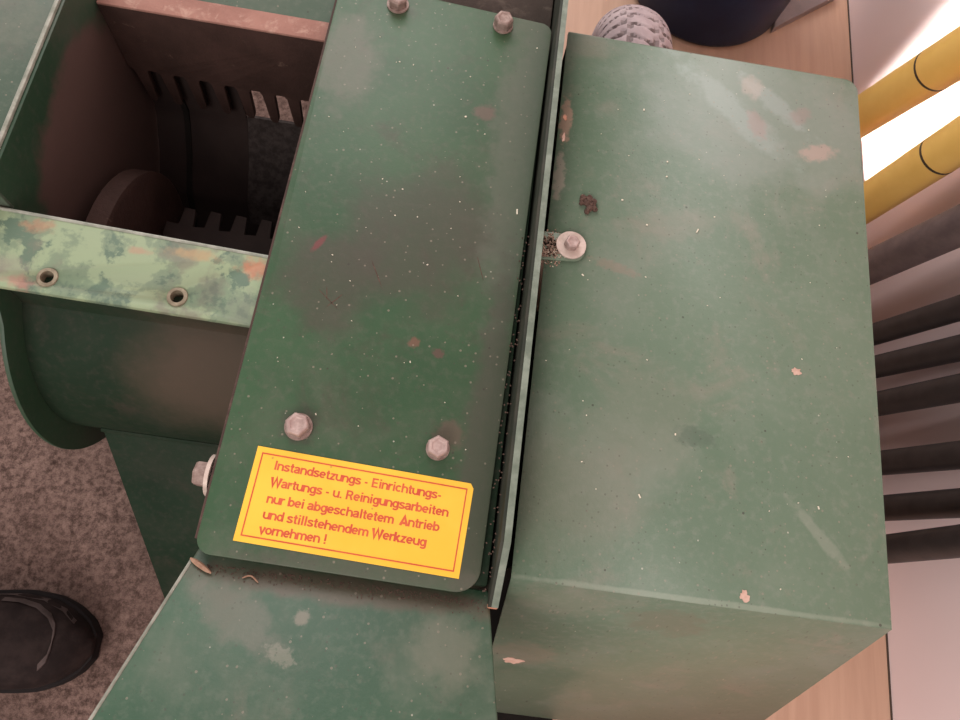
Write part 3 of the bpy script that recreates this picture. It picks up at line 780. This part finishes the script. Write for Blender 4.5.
# ------------------------------------------------------------------ things on the floor beyond the guard
wh = thing('wheel', 'grey pneumatic wheel with block tread on the floor behind the green guard', 'wheel', (.178, .674, 0))
wc = Vector((.178, .674, .1155)); RW, wr = .1145, .047; cutv = set()
bm = bmesh.new(); NU, NV = 300, 72; rows = []
for i in range(NU):
    a = 2 * PI * i / NU; row = []
    for j in range(NV):
        b = 2 * PI * j / NV                                     # 0 = tread centre
        sx = math.sin(b) * wr; rr = (RW - .040) + math.cos(b) * .040
        bb = b if b <= PI else b - 2 * PI
        dep = 0.0
        if abs(bb) < 1.35:
            ph = (i / NU * 34)
            # zig-zag circumferential grooves and short angled cuts
            z1 = .42 + .10 * (1 if (ph % 1) < .5 else -1); z2 = -.42 + .10 * (1 if ((ph + .5) % 1) < .5 else -1)
            if min(abs(bb - z1), abs(bb - z2)) < .055: dep = .0028
            p2 = (ph + bb * .55) % 1
            if abs(bb) > .55 and p2 < .17: dep = .0034
            p3 = (ph - bb * .8 + .3) % 1
            if abs(bb) < .28 and abs(bb) > .06 and p3 < .16: dep = .0030
        if dep: cutv.add(i * NV + j)
        rr -= dep * math.cos(bb) ; sx2 = sx - (dep * math.sin(bb))
        row.append(bm.verts.new(wc + Vector((sx2, math.cos(a) * rr, math.sin(a) * rr))))
    rows.append(row)
for i in range(NU):
    for j in range(NV): bm.faces.new((rows[i][j], rows[(i + 1) % NU][j], rows[(i + 1) % NU][(j + 1) % NV], rows[i][(j + 1) % NV]))
ty = obj('tyre', bm, M['tyre'], wh, smooth=50)
ty.data.materials.append(M['tyre_groove'])
for p in ty.data.polygons:
    if sum(vi in cutv for vi in p.vertices) >= 2: p.material_index = 1
bm = bmesh.new(); ring(bm, [(.022, -.012), (.045, -.020), (.046, -.030), (.052, -.030), (.050, 0), (.052, .030), (.046, .030), (.045, .020), (.022, .012)], wc, (1, 0, 0), 40)
obj('wheel_rim', bm, M['rim_steel'], wh)
bm = bmesh.new(); ring(bm, [(.010, -.035), (.024, -.035), (.024, .035), (.010, .035)], wc, (1, 0, 0), 24)
obj('hub', bm, M['black'], wh)

bc = Vector((.335, 1.025, 0))
bn = thing('tub', 'round dark navy plastic tub standing on the tan floor beside the wheel', 'tub', bc)
bm = bmesh.new()
prof = [(.118, .0), (.1235, .004), (.128, .012), (.150, .290), (.146, .290), (.124, .012), (.005, .010)]
lathe(bm, [(.004, .0)] + prof, bc, (0, 0, 1), 72)
obj('tub_body', bm, M['bin'], bn, smooth=50)
bm = bmesh.new(); ring(bm, [(.1465, .284), (.1600, .286), (.1610, .296), (.1480, .298)], bc, (0, 0, 1), 72)
obj('tub_rim', bm, M['bin'], bn)

bm = bmesh.new()
prism(bm, [(.4470, .9530), (.5580, 1.0470), (.5580, 1.42), (.515, 1.42)], .0003, .0140)
tag(obj('board', bm, M['slab'], origin=(.50, 1.2, 0), bevel=.001), 'grey-brown sheet lying on the tan floor between the navy tub and the wall', 'board')

# ------------------------------------------------------------------ shoe
sh = thing('shoe', 'black lace-up shoe with grey stitched toe trim on the carpet', 'shoe', (-.47, -.080, .006))
ang = math.radians(3); HX, HY = -.618, -.088                     # heel position and heading
def SP(s, t, z): return Vector((HX + s * math.cos(ang) - t * math.sin(ang), HY + s * math.sin(ang) + t * math.cos(ang), z))
stn = [(0, .010, .012), (.008, .026, .027), (.03, .034, .034), (.08, .034, .034), (.13, .036, .036), (.18, .044, .046), (.215, .047, .049), (.245, .043, .046), (.268, .033, .037), (.285, .020, .024), (.294, .006, .010)]
def wid(s):
    for (a, l, r), (b, l2, r2) in zip(stn, stn[1:]):
        if a <= s <= b: f = (s - a) / (b - a); return l + (l2 - l) * f, r + (r2 - r) * f
    return stn[-1][1:]
hts = [(0, .060), (.02, .092), (.05, .096), (.09, .098), (.13, .092), (.17, .078), (.21, .064), (.245, .056), (.27, .047), (.285, .036), (.294, .024)]
def hgt(s):
    for (a, l), (b, l2) in zip(hts, hts[1:]):
        if a <= s <= b: f = (s - a) / (b - a); return l + (l2 - l) * f
    return hts[-1][1]
SS = [.294 * (1 - math.cos(PI * k / 34)) / 2 for k in range(35)]
bm = bmesh.new(); rows = []
for s in SS:
    l, r = wid(s); h = hgt(s); row = []
    for k in range(21):
        a = PI * k / 20; c_ = math.cos(a); s_ = math.sin(a)
        e = .62
        t = (l if c_ > 0 else r) * (abs(c_) ** e) * (1 if c_ > 0 else -1)
        row.append(bm.verts.new(SP(s, t, .020 + (h - .012) * (s_ ** .72))))
    rows.append(row)
for a, b in zip(rows, rows[1:]):
    for k in range(20): bm.faces.new((a[k], a[k + 1], b[k + 1], b[k]))
bm.faces.new(rows[0]); bm.faces.new(rows[-1][::-1])
for a, b in zip(rows, rows[1:]): bm.faces.new((a[0], b[0], b[-1], a[-1]))
obj('upper', bm, M['leather'], sh, smooth=60)
out = [SP(s, wid(s)[0] + .004, 0) for s in SS] + [SP(s, -wid(s)[1] - .004, 0) for s in reversed(SS)]
bm = bmesh.new(); prism(bm, [(p.x, p.y) for p in out], .0068, .0260)
obj('outsole', bm, M['sole'], sh, bevel=.003)
def onshoe(s, k, lift=.0005):                                    # point on the upper, k = 0 (left) .. 1 (right)
    l, r = wid(s); h = hgt(s); a = PI * k; c_ = math.cos(a); s_ = math.sin(a)
    t = (l if c_ > 0 else r) * (abs(c_) ** .62) * (1 if c_ > 0 else -1)
    return SP(s, t, .020 + (h - .012) * (max(s_, 0) ** .72) + lift)
def strip(name, pts_a, pts_b, mat, t=.0018):
    bm = bmesh.new()
    A = [[bm.verts.new(p + Vector((0, 0, q))) for p in L] for L in (pts_a, pts_b) for q in (-.002, t)]
    a0_, a1_, b0_, b1_ = A
    for k in range(len(pts_a) - 1):
        bm.faces.new((a1_[k], a1_[k + 1], b1_[k + 1], b1_[k])); bm.faces.new((a0_[k], b0_[k], b0_[k + 1], a0_[k + 1]))
        bm.faces.new((a0_[k], a0_[k + 1], a1_[k + 1], a1_[k])); bm.faces.new((b0_[k], b1_[k], b1_[k + 1], b0_[k + 1]))
    bm.faces.new((a0_[0], a1_[0], b1_[0], b0_[0])); bm.faces.new((a0_[-1], b0_[-1], b1_[-1], a1_[-1]))
    return obj(name, bm, mat, sh, smooth=50)
path = [(.205, .22), (.222, .225), (.240, .26), (.254, .33), (.262, .42), (.264, .50), (.262, .58), (.256, .64)]
strip('toe_trim', [onshoe(s, k - .045) for s, k in path], [onshoe(s, k + .015) for s, k in path], M['leather_grey'])
path = [(.10, .10), (.14, .10), (.18, .10), (.21, .105), (.24, .12), (.262, .17), (.276, .26)]
strip('side_trim', [onshoe(s, k - .06) for s, k in path], [onshoe(s, k + .02) for s, k in path], M['leather_grey'])
path = [(.172, .40), (.166, .5), (.168, .62), (.176, .74), (.182, .84)]
strip('vamp_seam', [onshoe(s - .006, k) for s, k in path], [onshoe(s + .002, k) for s, k in path], M['leather'])
for i, s in enumerate((.168, .146, .124)):
    bm = bmesh.new(); tube(bm, [onshoe(s + (.006 if k % 2 else 0) * 0 + .012 * (k / 8.), .30 + .42 * k / 8, .002) for k in range(9)], .0034, 8)
    obj('lace', bm, M['lace'], sh)
bm = bmesh.new()
ca = [SP(.058 + .048 * math.cos(2 * PI * k / 28), .026 * math.sin(2 * PI * k / 28), .106 + .004 * math.cos(4 * PI * k / 28)) for k in range(29)]
tube(bm, ca, .007, 10)
obj('collar', bm, M['leather_grey'], sh)
bm = bmesh.new(); lathe(bm, [(.02, 0), (.026, .004)], SP(.058, 0, .1035), (0, 0, 1), 24)
obj('insole', bm, M['sole'], sh)
